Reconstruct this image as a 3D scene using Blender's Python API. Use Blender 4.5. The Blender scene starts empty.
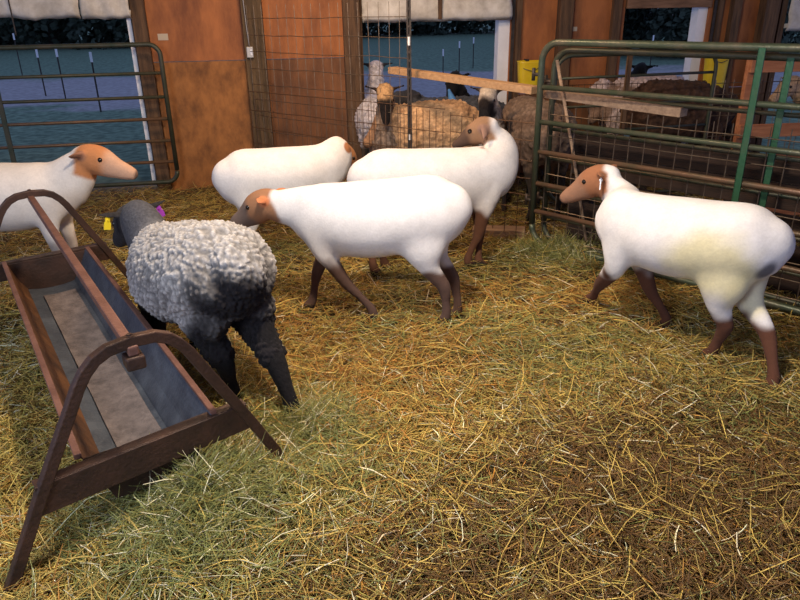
import bpy, bmesh, math, random
import numpy as np
from mathutils import Vector, Matrix, noise
from math import pi, sin, cos, radians
R_ = random.Random(7)
RNG = np.random.default_rng(11)
SC = bpy.context.scene
COL = SC.collection
V = Vector

# ------------------------------------------------------------------ camera
F, PITCH, ROLL, H = 680., radians(23.1), radians(1.0), 1.6
fw = V((0, cos(PITCH), -sin(PITCH))); rt = V((1, 0, 0)); up0 = rt.cross(fw)
r2 = rt * cos(ROLL) - up0 * sin(ROLL); u2 = up0 * cos(ROLL) + rt * sin(ROLL)
cd = bpy.data.cameras.new('camera'); cam = bpy.data.objects.new('camera', cd); COL.objects.link(cam)
cd.sensor_width = 36; cd.lens = 36 * F / 800; cd.clip_start = .05; cd.clip_end = 500
cam.matrix_world = Matrix(((r2.x, u2.x, -fw.x, 0), (r2.y, u2.y, -fw.y, 0), (r2.z, u2.z, -fw.z, H), (0, 0, 0, 1)))
SC.camera = cam

def ray(u, v): return fw + r2 * ((u - 400) / F) - u2 * ((v - 300) / F)
def G(u, v, z=0.0):
    d = ray(u, v); return V((0, 0, H)) + d * ((z - H) / d.z)
def PY(u, v, Y):
    d = ray(u, v); return V((0, 0, H)) + d * (Y / d.y)

# ------------------------------------------------------------------ materials
def nodes(name):
    m = bpy.data.materials.new(name); m.use_nodes = True
    nt = m.node_tree; b = nt.nodes['Principled BSDF']
    return m, nt, b
def mat(name, col, rough=.7, metal=0, col2=None, scale=8., bump=.0, bscale=40., stretch=(1, 1, 1), detail=6., lo=.35, hi=.65, coords='Object'):
    m, nt, b = nodes(name)
    b.inputs['Roughness'].default_value = rough; b.inputs['Metallic'].default_value = metal
    b.inputs['Base Color'].default_value = (*col, 1)
    tc = nt.nodes.new('ShaderNodeTexCoord'); mp = nt.nodes.new('ShaderNodeMapping')
    mp.inputs['Scale'].default_value = stretch
    nt.links.new(tc.outputs[coords], mp.inputs[0])
    if col2:
        n = nt.nodes.new('ShaderNodeTexNoise'); n.inputs['Scale'].default_value = scale; n.inputs['Detail'].default_value = detail
        n.inputs['Roughness'].default_value = .65
        cr = nt.nodes.new('ShaderNodeValToRGB'); e = cr.color_ramp.elements
        e[0].position = lo; e[0].color = (*col, 1); e[1].position = hi; e[1].color = (*col2, 1)
        nt.links.new(mp.outputs[0], n.inputs[0]); nt.links.new(n.outputs[0], cr.inputs[0]); nt.links.new(cr.outputs[0], b.inputs['Base Color'])
    if bump:
        n2 = nt.nodes.new('ShaderNodeTexNoise'); n2.inputs['Scale'].default_value = bscale; n2.inputs['Detail'].default_value = 4
        bp = nt.nodes.new('ShaderNodeBump'); bp.inputs['Strength'].default_value = bump; bp.inputs['Distance'].default_value = .01
        nt.links.new(mp.outputs[0], n2.inputs[0]); nt.links.new(n2.outputs[0], bp.inputs['Height']); nt.links.new(bp.outputs[0], b.inputs['Normal'])
    return m
def attr_mat(name, rough=.85, bump=0, bscale=60, sheen=0, vary=.12, spec=.3):
    m, nt, b = nodes(name)
    b.inputs['Roughness'].default_value = rough; b.inputs['Specular IOR Level'].default_value = spec
    b.inputs['Sheen Weight'].default_value = sheen
    a = nt.nodes.new('ShaderNodeAttribute'); a.attribute_name = 'Col'
    tc = nt.nodes.new('ShaderNodeTexCoord')
    n = nt.nodes.new('ShaderNodeTexNoise'); n.inputs['Scale'].default_value = bscale; n.inputs['Detail'].default_value = 5
    nt.links.new(tc.outputs['Object'], n.inputs[0])
    mr = nt.nodes.new('ShaderNodeMapRange'); mr.inputs[1].default_value = .3; mr.inputs[2].default_value = .7
    mr.inputs[3].default_value = 1 - vary; mr.inputs[4].default_value = 1 + vary
    nt.links.new(n.outputs[0], mr.inputs[0])
    mx = nt.nodes.new('ShaderNodeVectorMath'); mx.operation = 'SCALE'
    nt.links.new(a.outputs['Color'], mx.inputs[0]); nt.links.new(mr.outputs[0], mx.inputs['Scale'])
    nt.links.new(mx.outputs[0], b.inputs['Base Color'])
    if bump:
        bp = nt.nodes.new('ShaderNodeBump'); bp.inputs['Strength'].default_value = bump; bp.inputs['Distance'].default_value = .006
        nt.links.new(n.outputs[0], bp.inputs['Height']); nt.links.new(bp.outputs[0], b.inputs['Normal'])
    return m

M = {}
M['ply_up'] = mat('plywood_orange', (.20, .062, .018), .7, 0, (.44, .15, .04), 6, .15, 60, (1, 1, .35), detail=10, lo=.3, hi=.62)
M['ply_lo'] = mat('plywood_worn', (.16, .062, .018), .8, 0, (.40, .16, .043), 7, .2, 60, (1, 1, .6), detail=10, lo=.34, hi=.62)
M['ply_dk'] = mat('plywood_dark', (.12, .05, .022), .8, 0, (.26, .105, .04), 5, .2, 60, (1, 1, .5))
M['post'] = mat('old_post_wood', (.055, .030, .016), .85, 0, (.16, .085, .04), 9, .5, 50, (3, 3, .3))
M['post_gr'] = mat('greenish_post_wood', (.06, .038, .018), .85, 0, (.15, .09, .04), 9, .5, 50, (3, 3, .3))
M['beam'] = mat('beam_wood', (.14, .07, .035), .8, 0, (.28, .15, .08), 8, .4, 50, (.3, 3, 3))
M['white_trim'] = mat('white_trim_paint', (.84, .84, .87), .6, 0, (.92, .92, .94), 12)
M['curtain'] = mat('curtain_canvas', (.50, .45, .37), .8, 0, (.80, .75, .66), 6, .3, 20)
M['tan_board'] = mat('tan_board_wood', (.34, .19, .09), .75, 0, (.50, .30, .15), 10, .4, 50, (.4, 4, 4))
M['grey_board'] = mat('weathered_board_wood', (.22, .14, .09), .8, 0, (.38, .25, .16), 12, .5, 50, (.4, 4, 4))
M['orange_board'] = mat('orange_board_wood', (.30, .10, .04), .75, 0, (.45, .18, .08), 8, .4, 50, (.4, 4, 4))
M['dark_board'] = mat('dark_fence_wood', (.012, .006, .004), .9, 0, (.038, .018, .010), 8, .5, 50, (.4, 4, 4))
M['green'] = mat('green_gate_paint', (.060, .080, .050), .38, .3, (.14, .115, .08), 9, .2, 60, lo=.45, hi=.8)
M['greenb'] = mat('bright_green_gate_paint', (.028, .10, .048), .4, .3, (.08, .10, .055), 9, .2, 60, lo=.5, hi=.85)
M['brownrail'] = mat('rusty_green_rail', (.10, .075, .045), .45, .3, (.17, .09, .055), 9, .2, 60)
M['darkrail'] = mat('dark_green_rail', (.035, .05, .03), .5, .3, (.08, .07, .045), 9)
M['wire'] = mat('wire_metal', (.20, .16, .12), .5, .6, (.12, .07, .04), 20)
M['wire_dk'] = mat('wire_rusty', (.07, .04, .025), .6, .4, (.14, .07, .035), 20)
M['tpost'] = mat('tpost_metal', (.03, .028, .025), .6, .4, (.07, .05, .04), 20)
M['rust'] = mat('rusty_brown_steel', (.034, .019, .013), .5, .25, (.080, .038, .024), 7, .3, 80)
M['rustpink'] = mat('rusty_red_steel', (.13, .058, .040), .55, .2, (.20, .095, .068), 9, .3, 80, (1, 1, 1))
M['rustin'] = mat('rust_inner', (.05, .022, .010), .6, .2, (.17, .07, .022), 6, .3, 80)
M['galv'] = mat('galvanised_grey', (.045, .055, .075), .5, .35, (.10, .12, .15), 7, .3, 60)
M['residue'] = mat('feed_residue', (.075, .062, .062), .75, .0, (.20, .165, .158), 14, .6, 70, lo=.3, hi=.7)
M['yellow'] = mat('yellow_plastic', (.75, .50, .01), .45, 0, (.85, .62, .02), 5)
M['tagy'] = mat('yellow_tag_plastic', (.85, .65, .03), .4)
M['tagp'] = mat('purple_tag_plastic', (.40, .06, .55), .4)
M['tagw'] = mat('white_tag_plastic', (.75, .78, .85), .35)
M['eye'] = mat('dark_eye', (.012, .008, .006), .15)
M['paper'] = mat('paper_label', (.55, .45, .33), .8)
M['boxgrey'] = mat('grey_metal_box', (.45, .43, .40), .4, .3)
M['bluep'] = mat('blue_surface', (.05, .17, .42), .7, 0, (.08, .24, .5), 6)
M['ceiling'] = mat('ceiling_wood', (.25, .14, .08), .85, 0, (.35, .2, .11), 5, .3, 40, (.5, 5, 1))
M['coat'] = attr_mat('short_hair_coat', .9, .25, 90, .03, .05, .15)
M['wool'] = attr_mat('woolly_coat', .95, .8, 70, .03, .25, .1)
M['hay'] = attr_mat('hay_strand', .55, 0, 30, 0, .15, .5)
M['leaf'] = mat('dark_foliage', (.02, .032, .02), .9, 0, (.05, .065, .04), 3)
M['bark'] = mat('bark', (.03, .022, .015), .9)
M['plastic_w'] = mat('white_insulator', (.8, .8, .8), .5)

def field_mat():
    m, nt, b = nodes('field_grass_and_gravel'); b.inputs['Roughness'].default_value = .95
    tc = nt.nodes.new('ShaderNodeTexCoord'); sx = nt.nodes.new('ShaderNodeSeparateXYZ')
    nt.links.new(tc.outputs['Object'], sx.inputs[0])
    n = nt.nodes.new('ShaderNodeTexNoise'); n.inputs['Scale'].default_value = .55; n.inputs['Detail'].default_value = 6
    nt.links.new(tc.outputs['Object'], n.inputs[0])
    n2 = nt.nodes.new('ShaderNodeTexNoise'); n2.inputs['Scale'].default_value = 9; n2.inputs['Detail'].default_value = 8
    nt.links.new(tc.outputs['Object'], n2.inputs[0])
    gr = nt.nodes.new('ShaderNodeValToRGB'); e = gr.color_ramp.elements
    e[0].position = .35; e[0].color = (.06, .09, .05, 1); e[1].position = .68; e[1].color = (.17, .23, .14, 1)
    nt.links.new(n2.outputs[0], gr.inputs[0])
    gv = nt.nodes.new('ShaderNodeValToRGB'); e = gv.color_ramp.elements
    e[0].position = .3; e[0].color = (.22, .175, .17, 1); e[1].position = .7; e[1].color = (.38, .32, .31, 1)
    nt.links.new(n2.outputs[0], gv.inputs[0])
    # gravel lane band in y with wobble
    mu = nt.nodes.new('ShaderNodeMath'); mu.operation = 'MULTIPLY_ADD'; mu.inputs[1].default_value = 5.
    nt.links.new(n.outputs[0], mu.inputs[0]); nt.links.new(sx.outputs['Y'], mu.inputs[2])
    r = nt.nodes.new('ShaderNodeValToRGB'); r.color_ramp.interpolation = 'EASE'; e = r.color_ramp.elements
    mr = nt.nodes.new('ShaderNodeMapRange'); mr.inputs[1].default_value = 10; mr.inputs[2].default_value = 30
    nt.links.new(mu.outputs[0], mr.inputs[0]); nt.links.new(mr.outputs[0], r.inputs[0])
    e[0].position = .27; e[0].color = (0, 0, 0, 1); e[1].position = .33; e[1].color = (1, 1, 1, 1)
    k = e.new(.60); k.color = (1, 1, 1, 1); k = e.new(.68); k.color = (0, 0, 0, 1)
    mx = nt.nodes.new('ShaderNodeMix'); mx.data_type = 'RGBA'
    nt.links.new(r.outputs[0], mx.inputs['Factor']); nt.links.new(gr.outputs[0], mx.inputs['A']); nt.links.new(gv.outputs[0], mx.inputs['B'])
    nt.links.new(mx.outputs['Result'], b.inputs['Base Color'])
    return m
M['field'] = field_mat()

# ------------------------------------------------------------------ object helpers
def link(name, me, m=None, parent=None, smooth=False, kind=None):
    o = bpy.data.objects.new(name, me); COL.objects.link(o)
    if m is not None and not me.materials:
        me.materials.append(m)
    if parent: o.parent = parent
    if smooth: me.polygons.foreach_set('use_smooth', [True] * len(me.polygons))
    if kind: o['kind'] = kind
    return o
def obj(name, bm, m, parent=None, smooth=False, kind=None, bevel=0):
    bmesh.ops.recalc_face_normals(bm, faces=bm.faces)
    me = bpy.data.meshes.new(name); bm.to_mesh(me); bm.free()
    o = link(name, me, m, parent, smooth, kind)
    if bevel:
        b = o.modifiers.new('bevel', 'BEVEL'); b.width = bevel; b.segments = 2; b.limit_method = 'ANGLE'
    return o
def tag(o, label, cat, group=None):
    o['label'] = label; o['category'] = cat
    if group: o['group'] = group
    return o
def thing(name, label, cat, loc=(0, 0, 0), rz=0, group=None):
    o = bpy.data.objects.new(name, None); COL.objects.link(o); o.empty_display_size = .1
    o.location = loc; o.rotation_euler = (0, 0, rz)
    return tag(o, label, cat, group)
def box(bm, x0, x1, y0, y1, z0, z1, mtx=None):
    vs = [bm.verts.new((x, y, z)) for z in (z0, z1) for y in (y0, y1) for x in (x0, x1)]
    for f in ((0, 2, 3, 1), (4, 5, 7, 6), (0, 1, 5, 4), (2, 6, 7, 3), (0, 4, 6, 2), (1, 3, 7, 5)):
        bm.faces.new([vs[i] for i in f])
    if mtx is not None:
        for v in vs: v.co = mtx @ v.co
    return vs
def beam(bm, a, b, w, h, upv=V((0, 0, 1))):
    """a rectangular bar from a to b; w sideways, h along up"""
    a, b = V(a), V(b); t = (b - a).normalized(); s = upv.cross(t).normalized(); u = t.cross(s)
    vs = [bm.verts.new(p + s * (sx * w / 2) + u * (sy * h / 2)) for p in (a, b) for sx, sy in ((-1, -1), (1, -1), (1, 1), (-1, 1))]
    for f in ((0, 3, 2, 1), (4, 5, 6, 7), (0, 1, 5, 4), (1, 2, 6, 5), (2, 3, 7, 6), (3, 0, 4, 7)):
        bm.faces.new([vs[i] for i in f])
def tube(bm, pts, r, n=8, cap=True, flat=None):
    """round tube (or flat bar when flat=(w,h,normal)) through points"""
    pts = [V(p) for p in pts]; rings = []; prev = None
    pts = [p for i, p in enumerate(pts) if i == 0 or (p - pts[i - 1]).length > 1e-4]
    for i, p in enumerate(pts):
        t = ((pts[min(i + 1, len(pts) - 1)] - pts[max(i - 1, 0)])).normalized()
        if flat is not None:
            u = flat[2]; s = t.cross(u).normalized()
            ring = [bm.verts.new(p + s * (a * flat[0] / 2) + u * (b * flat[1] / 2)) for a, b in ((-1, -1), (1, -1), (1, 1), (-1, 1))]
        else:
            if prev is None:
                ref = V((0, 0, 1)) if abs(t.z) < .9 else V((1, 0, 0))
                s = t.cross(ref).normalized()
            else:
                s = (prev - t * prev.dot(t)).normalized()
            prev = s; u = t.cross(s)
            ring = [bm.verts.new(p + (s * cos(2 * pi * k / n) + u * sin(2 * pi * k / n)) * r) for k in range(n)]
        rings.append(ring)
    for A, B in zip(rings, rings[1:]):
        m_ = len(A)
        for k in range(m_): bm.faces.new((A[k], A[(k + 1) % m_], B[(k + 1) % m_], B[k]))
    if cap:
        bm.faces.new(rings[0][::-1]); bm.faces.new(rings[-1])
def arc(c, r, a0, a1, ax, ay, n=6):
    c = V(c); return [c + V(ax) * (r * cos(a0 + (a1 - a0) * i / n)) + V(ay) * (r * sin(a0 + (a1 - a0) * i / n)) for i in range(n + 1)]

# ------------------------------------------------------------------ ground height
MOUNDS = []
for (u, v, rad, hgt_) in ((205, 520, .30, .10), (60, 560, .25, .03), (420, 560, .5, .03), (330, 440, .22, .03), (560, 262, .30, .035), (700, 500, .4, .03),
                          (250, 225, .5, .04), (30, 300, .3, .03), (500, 330, .4, .02), (600, 420, .4, .025)):
    g = G(u, v); MOUNDS.append((g.x, g.y, rad, hgt_))
def hgt_np(x, y):
    z = .010 * np.sin(x * 5.1 + y * 2.3) + .010 * np.sin(y * 6.7 - x * 3.1 + 1) + .006 * np.sin(x * 13 + 2 * y) + .006 * np.cos(y * 15 - 4 * x)
    z = z + .011 * np.sin(x * 21 + 3 * np.sin(y * 9)) * np.sin(y * 19 + 2 * np.sin(x * 11)) + .006 * np.sin(x * 37 + y * 9) * np.sin(y * 41 - x * 13)
    for mx, my, r, h in MOUNDS:
        z = z + h * np.exp(-((x - mx) ** 2 + (y - my) ** 2) / (r * r))
    return z
def hgt(x, y): return float(hgt_np(np.float64(x), np.float64(y)))

WA = math.atan(.13)
def wall_y(x): return 6.64 + .13 * (x + 2.44)
wd = V((cos(WA), sin(WA), 0)); wn = V((sin(WA), -cos(WA), 0)); W0 = V((-2.44, 6.64, 0))
def wall_s(u, v, d=0.0):
    r = ray(u, v); o = V((0, 0, H)); p0 = W0 + wn * d
    t = (p0 - o).dot(wn) / r.dot(wn); p = o + r * t
    return (p - W0).dot(wd), p.z
def WP(s, z, d=0.0): return W0 + wd * s + wn * d + V((0, 0, z))
WM = Matrix.Translation(W0) @ Matrix.Rotation(WA, 4, 'Z')   # local x along wall, local -y to the barn interior

# ------------------------------------------------------------------ floor and field
def grid_mesh(name, x0, x1, y0f, y1f, nx, ny, zf):
    xs = np.linspace(x0, x1, nx); vv = []; 
    for j in range(ny):
        for x in xs:
            a, b = y0f(x), y1f(x); y = a + (b - a) * (j / (ny - 1)); vv.append((x, y, zf(x, y)))
    ff = [(j * nx + i, j * nx + i + 1, (j + 1) * nx + i + 1, (j + 1) * nx + i) for j in range(ny - 1) for i in range(nx - 1)]
    me = bpy.data.meshes.new(name); me.from_pydata(vv, [], ff); return me
m = mat('bedding_ground', (.03, .018, .007), .95, 0, (.12, .075, .03), 30, .8, 60, detail=8)
link('floor', grid_mesh('floor', -5, 5, lambda x: -.5, lambda x: wall_y(x) + .05, 300, 230, lambda x, y: hgt(x, y) - .012), m, smooth=True, kind='structure')
me = grid_mesh('field', -70, 70, lambda x: wall_y(x) - .02, lambda x: 95, 60, 60, lambda x, y: -.03 + max(0, y - 30) * .004)
link('field', me, M['field'], smooth=True, kind='structure')

# ------------------------------------------------------------------ straw / hay bedding
def strands(name, n, samp, lrange, wrange, palette_fn, lift=(0, .03), tilt=.25, label='', cat=''):
    x, y = samp(n); n = len(x)
    L = RNG.uniform(*lrange, n) * RNG.uniform(.5, 1.15, n); w = RNG.uniform(*wrange, n)
    yaw = RNG.uniform(0, 2 * pi, n); tl = RNG.normal(0, tilt, n)
    bend = RNG.normal(0, .28, n); bz = RNG.normal(0, .10, n); rollv = RNG.uniform(-1.2, 1.2, n)
    d = np.stack([np.cos(yaw) * np.cos(tl), np.sin(yaw) * np.cos(tl), np.sin(tl)], 1)
    side = np.stack([-np.sin(yaw), np.cos(yaw), np.zeros(n)], 1)
    upv = np.cross(d, side)
    wv = side * np.cos(rollv)[:, None] + upv * np.sin(rollv)[:, None]
    nv = np.cross(d, wv)
    c = np.stack([x, y, hgt_np(x, y) + RNG.uniform(*lift, n) + np.abs(np.sin(tl)) * L * .35], 1)
    P = []
    for k, t in enumerate((-.5, -.17, .17, .5)):
        off = (t * t - .1)
        pc = c + d * (L * t)[:, None] + side * (bend * L * off * 1.2)[:, None] + np.array([0, 0, 1.]) * (bz * L * off * 1.6)[:, None]
        ww = w * (1.0 if abs(t) < .3 else .55)
        P.append(pc + wv * (ww / 2)[:, None]); P.append(pc - wv * (ww / 2)[:, None]); P.append(pc + nv * (ww * .45)[:, None])
    verts = np.stack(P, 1).reshape(-1, 3)           # 12 verts per strand: 4 triangular rings
    q = []
    for r_ in range(3):
        for k in range(3):
            a = r_ * 3 + k; b = r_ * 3 + (k + 1) % 3
            q.append((a, b, b + 3, a + 3))
    q = np.array(q); faces = (q[None] + (np.arange(n) * 12)[:, None, None]).reshape(-1, 4)
    me = bpy.data.meshes.new(name)
    me.vertices.add(len(verts)); me.vertices.foreach_set('co', verts.astype(np.float32).ravel())
    me.loops.add(faces.size); me.loops.foreach_set('vertex_index', faces.astype(np.int32).ravel())
    me.polygons.add(len(faces)); me.polygons.foreach_set('loop_start', np.arange(0, faces.size, 4, dtype=np.int32))
    me.update(calc_edges=True)
    col = palette_fn(x, y, n); col = np.concatenate([col, np.ones((n, 1))], 1)
    ca = me.color_attributes.new('Col', 'FLOAT_COLOR', 'POINT')
    ca.data.foreach_set('color', np.repeat(col, 12, 0).astype(np.float32).ravel())
    o = link(name, me, M['hay']); o['kind'] = 'stuff'
    tag(o, label, cat); return o
ST = np.array([.56, .40, .10]); GRN = np.array([.27, .28, .085]); BRN = np.array([.17, .09, .025]); ORG = np.array([.46, .23, .045]); PAL = np.array([.80, .73, .48]); OLV = np.array([.34, .27, .06])
PATCH = []   # bedding patches, with lamp-warm centre, daylit left and dim lower right painted in: (x, y, radius, colour index, weight)
for (u, v, r, c, w) in ((200, 530, .26, 1, 1.0), (300, 430, .22, 1, .8), (90, 520, .15, 0, .4), (330, 470, .2, 1, .5), (370, 395, .36, 3, 1.0), (440, 350, .3, 3, .7), (300, 330, .3, 3, .7),
                        (480, 330, .28, 1, .6), (545, 262, .3, 1, .8), (250, 255, .3, 1, .6), (600, 300, .3, 3, .7), (690, 560, .5, 2, 1.8), (770, 470, .4, 2, 1.5), (470, 585, .25, 2, 1.2), (600, 470, .2, 2, .8), (560, 500, .2, 2, .5),
                        (60, 330, .3, 0, .6), (20, 440, .35, 0, 1.0), (60, 560, .25, 0, 1.0), (30, 350, .4, 4, .2), (170, 210, .5, 0, .6), (190, 235, .3, 3, .5), (740, 420, .25, 1, .4), (560, 370, .3, 1, .35), (420, 420, .25, 0, .5), (235, 470, .06, 3, 1.2),
                        (480, 300, .3, 3, .6), (30, 540, .2, 3, .5)):
    g = G(u, v); PATCH.append((g.x, g.y, r, c, w))
CS = np.stack([ST, GRN, BRN, ORG, PAL, OLV])
def palette(x, y, n):
    base = np.array([.34, .13, .17, .10, .09, .17])
    wts = np.tile(base, (n, 1))
    nz = np.sin(x * 4.3 + 1.3 * np.sin(y * 3)) * np.sin(y * 5.1 + x)
    wts[:, 1] += .12 * np.clip(nz, 0, 1); wts[:, 3] += .12 * np.clip(-nz, 0, 1)
    for px, py, r, c, w in PATCH:
        wts[:, c] += 1.4 * w * np.exp(-((x - px) ** 2 + (y - py) ** 2) / (r * r))
    far = np.clip((y - 4.6) / 1.5, 0, 1); wts[:, 2] += far * .5; wts[:, 4] *= 1 - .7 * far
    wts /= wts.sum(1, keepdims=True)
    cum = np.cumsum(wts, 1); rr = RNG.uniform(0, 1, n)[:, None]
    idx = np.clip((rr > cum).sum(1), 0, 5)
    c = CS[idx] * RNG.uniform(.65, 1.25, (n, 1)) * RNG.uniform(.93, 1.07, (n, 3))
    return np.clip(c, 0, .9)
def samp_region(y0, y1, power=1.0):
    def s(n):
        y = y0 + (y1 - y0) * RNG.uniform(0, 1, n) ** power
        half = .62 * (y * .92 + .65) + .35
        x = RNG.uniform(-1, 1, n) * half
        k = y < wall_y(x) - .12
        return x[k], y[k]
    return s
def samp_patch(u, v, r):
    g = G(u, v)
    def s(n):
        a = RNG.uniform(0, 2 * pi, n); q = np.abs(RNG.normal(0, .62, n)) * r
        return g.x + q * np.cos(a), g.y + q * np.sin(a)
    return s
strands('straw_bedding', 78000, samp_region(1.0, 3.2), (.05, .17), (.0024, .0046), palette, (-.005, .035), .30, 'loose yellow straw and hay covering the near part of the barn floor', 'straw')
strands('thick_straw', 9000, samp_region(1.0, 4.0), (.07, .20), (.0042, .0065), lambda x, y, n: palette(x, y, n) * 1.15, (.01, .04), .2, 'broad flattened straw stems lying on top of the bedding', 'straw')
strands('straw_bedding', 62000, samp_region(3.1, 6.9), (.06, .18), (.003, .0055), palette, (0, .035), .25, 'loose straw covering the far part of the floor under the white sheep', 'straw')
def pal_green(x, y, n):
    c = np.where(RNG.uniform(0, 1, (n, 1)) < .7, GRN * 1.0, np.where(RNG.uniform(0, 1, (n, 1)) < .4, PAL, OLV))
    return c * RNG.uniform(.45, 1.4, (n, 1))
strands('hay_pile', 7000, samp_patch(205, 520, .34), (.08, .24), (.002, .0038), pal_green, (.01, .05), .35, 'heap of fine green hay on the straw in front of the rusty trough', 'hay')
strands('hay_pile', 3000, samp_patch(560, 258, .33), (.08, .2), (.002, .004), pal_green, (.0, .04), .45, 'greenish hay tufts at the foot of the green tube gate', 'hay')
strands('hay_pile', 2600, samp_patch(310, 430, .22), (.08, .2), (.0018, .003), pal_green, (.0, .04), .35, 'green hay around the rear hoof of the grey sheep', 'hay')
strands('long_straw', 1500, samp_region(1.1, 4.6), (.2, .34), (.003, .0048), lambda x, y, n: np.tile(ST * 1.35, (n, 1)) * RNG.uniform(.7, 1.15, (n, 1)), (.025, .05), .12, 'long pale straw stalks scattered on top of the bedding', 'straw')

# ------------------------------------------------------------------ back wall, openings, trim, posts
TOPZ = 3.0
def wall_piece(name, s0, s1, z0, z1, m, d0=-.02, d1=.0, kind='structure'):
    bm = bmesh.new(); box(bm, s0, s1, -d1, -d0, z0, z1, WM); return obj(name, bm, m, kind=kind)
def su(u, v=60, d=0): return wall_s(u, v, d)[0]
o1r = su(134, 25); pA0 = o1r; pA1 = su(360, 60); o2l = pA1; o2r = su(509, 60); o3l = su(620, 60); o3r = su(704, 45); o4l = su(776, 45); o4r = o4l + 1.7; END = o4r + 1.2
o1l = o1r - 2.6
seam = 1.19
def wall_bay(s0, s1, lo, hi, zs=seam):
    wall_piece('wall_back', s0, s1, -.05, zs - .003, lo, -.025, -.001)
    wall_piece('wall_back', s0, s1, zs + .003, TOPZ, hi, -.025, 0)
wall_bay(o1l - 2, o1l, M['ply_lo'], M['ply_up'])
wall_bay(pA0, su(256, 60), M['ply_lo'], M['ply_up'])
wall_bay(su(256, 60) + .004, pA1, M['ply_dk'], M['ply_up'])
wall_bay(o2r, o3l, M['ply_dk'], M['ply_up'], .8)
wall_bay(o3r, o4l, M['ply_dk'], M['ply_up'], .8)
wall_bay(o4r, END, M['ply_lo'], M['ply_up'])
for a, b in ((o1l, o1r), (o2l, o2r), (o3l, o3r), (o4l, o4r)):
    wall_piece('wall_back', a, b, 2.05, TOPZ, M['ply_up'], -.025, 0)
# white jambs and dark inner frames at the openings' right edges
def trim(s0, s1, z0, z1, m, d0, d1): return wall_piece('trim_1', s0, s1, z0, z1, m, d0, d1)
for (u0, u1, v) in ((128, 133, 25), (497, 508, 50), (692, 704, 45)):
    a, b = su(u0, v, -.06), su(u1, v, -.06)
    trim(a, b, -.05, 2.05, M['white_trim'], -.16, -.03)
    trim(b + .005, b + .035, -.05, 2.05, M['tpost'], -.05, .02)
    trim(b + .045, b + .10, -.05, 2.05, M['post'], -.03, .035)
trim(o2l - .01, o2l + .03, 0, 2.05, M['post'], -.05, .03); trim(o4l - .04, o4l + .02, 0, 2.05, M['post'], -.05, .04)
trim(o1r - 0.0, o1r + .12, -.05, 2.05, M['post'], -.03, .05)
# barn posts in front of the wall
def post(u0, u1, v, m, d0=.0, d1=.13, ztop=TOPZ, name='trim_2'):
    a, b = su(u0, v, d1), su(u1, v, d1); return wall_piece(name, a, b, -.02, ztop, m, d0, d1)
post(246, 266, 60, M['post_gr']); post(345, 361, 60, M['post']); post(560, 573, 20, M['post'], 0, .1); post(612, 620, 30, M['post'], 0, .06)
post(732, 740, 20, M['post'], 0, .08); post(764, 778, 20, M['post'], 0, .12)
# horizontal girt above plywood bays
# ceiling
bm = bmesh.new(); box(bm, -6, 6, -3, 7.9, TOPZ, TOPZ + .05); obj('ceiling', bm, M['ceiling'], kind='structure')
for i in range(7):
    bm = bmesh.new(); box(bm, -6, 6, -2.5 + i * 1.5, -2.45 + i * 1.5, TOPZ - .18, TOPZ - .001); obj('trim_4', bm, M['beam'], kind='structure')
# stone sill at the foot of the first opening
bm = bmesh.new(); box(bm, o1l, o1r + .02, -.02, .10, -.05, .05, WM); obj('trim_5', bm, mat('sill_concrete', (.12, .12, .13), .9, 0, (.2, .2, .21), 10), kind='structure', bevel=.01)

# canvas curtains rolled over the openings
def curtain(s0, s1, zb, label, wav=.02, th=.05, m='curtain', n=40, zt=2.1, bag=None, ph=0):
    """canvas sheet with a rolled hem hanging in an opening"""
    t = thing('rolled_curtain', label, 'curtain', WP((s0 + s1) / 2, zb, .07), WA)
    W = s1 - s0; bm = bmesh.new(); rows = []
    for k, (dz, dy) in enumerate(((0, .0), (.04, -.035), (.10, -.035), (.16, -.005), (.30, 0), (zt - zb, .01))):
        row = []
        for i in range(n + 1):
            x = -W / 2 + W * i / n
            w_ = wav * (sin(i * .55 + ph) + .6 * sin(i * 1.3 + 1 + ph)) * (1 if k < 5 else 0)
            if bag: w_ += bag(i / n) * (1 if k < 4 else 0)
            row.append(bm.verts.new((x, dy + .012 * sin(i * .9 + k), dz + w_)))
        rows.append(row)
    for A, B in zip(rows, rows[1:]):
        for i in range(n): bm.faces.new((A[i], A[i + 1], B[i + 1], B[i]))
    o = obj('canvas', bm, M[m], t, smooth=True)
    s = o.modifiers.new('thick', 'SOLIDIFY'); s.thickness = .006
    bm = bmesh.new(); tube(bm, [(-W / 2 + W * i / 24, .03, .05 + wav * sin(i * .9 + ph) * .7 + (bag(i / 24) if bag else 0)) for i in range(25)], .022, 10)
    obj('roll', bm, M[m], t, smooth=True)
    return t
zc = wall_s(60, 14)[1]
curtain(o1l, su(80, 10, .07), zc - .02, 'pale wrinkled canvas curtain rolled up over the left opening', .012, bag=lambda q: (-.02 if q > .8 else 0))
c1 = curtain(su(81, 10, .07), o1r - .0, wall_s(105, 19)[1], 'beige canvas flap hanging beside the white jamb of the left opening', .004, n=16)
curtain(o2l + .03, o2r - .02, wall_s(430, 21)[1], 'pale canvas curtain rolled up over the middle opening', .003)
bm = bmesh.new(); a = su(438, 8, .1); box(bm, a, a + .035, -.125, -.09, wall_s(440, 19)[1], 2.05, WM); tag(obj('wooden_batten', bm, M['post'], bevel=.003), 'dark batten crossing the canvas curtain of the middle opening', 'batten')
bm = bmesh.new(); box(bm, o3l, o3r, -.04, .0, wall_s(660, 8)[1], 2.06, WM); tag(obj('header_board', bm, M['beam'], bevel=.004), 'brown board across the top of the right opening with dark trees behind', 'board')
curtain(o4l + .02, o4r, wall_s(790, 31)[1], 'pale canvas curtain hanging low at the far right opening', .01)
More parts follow.
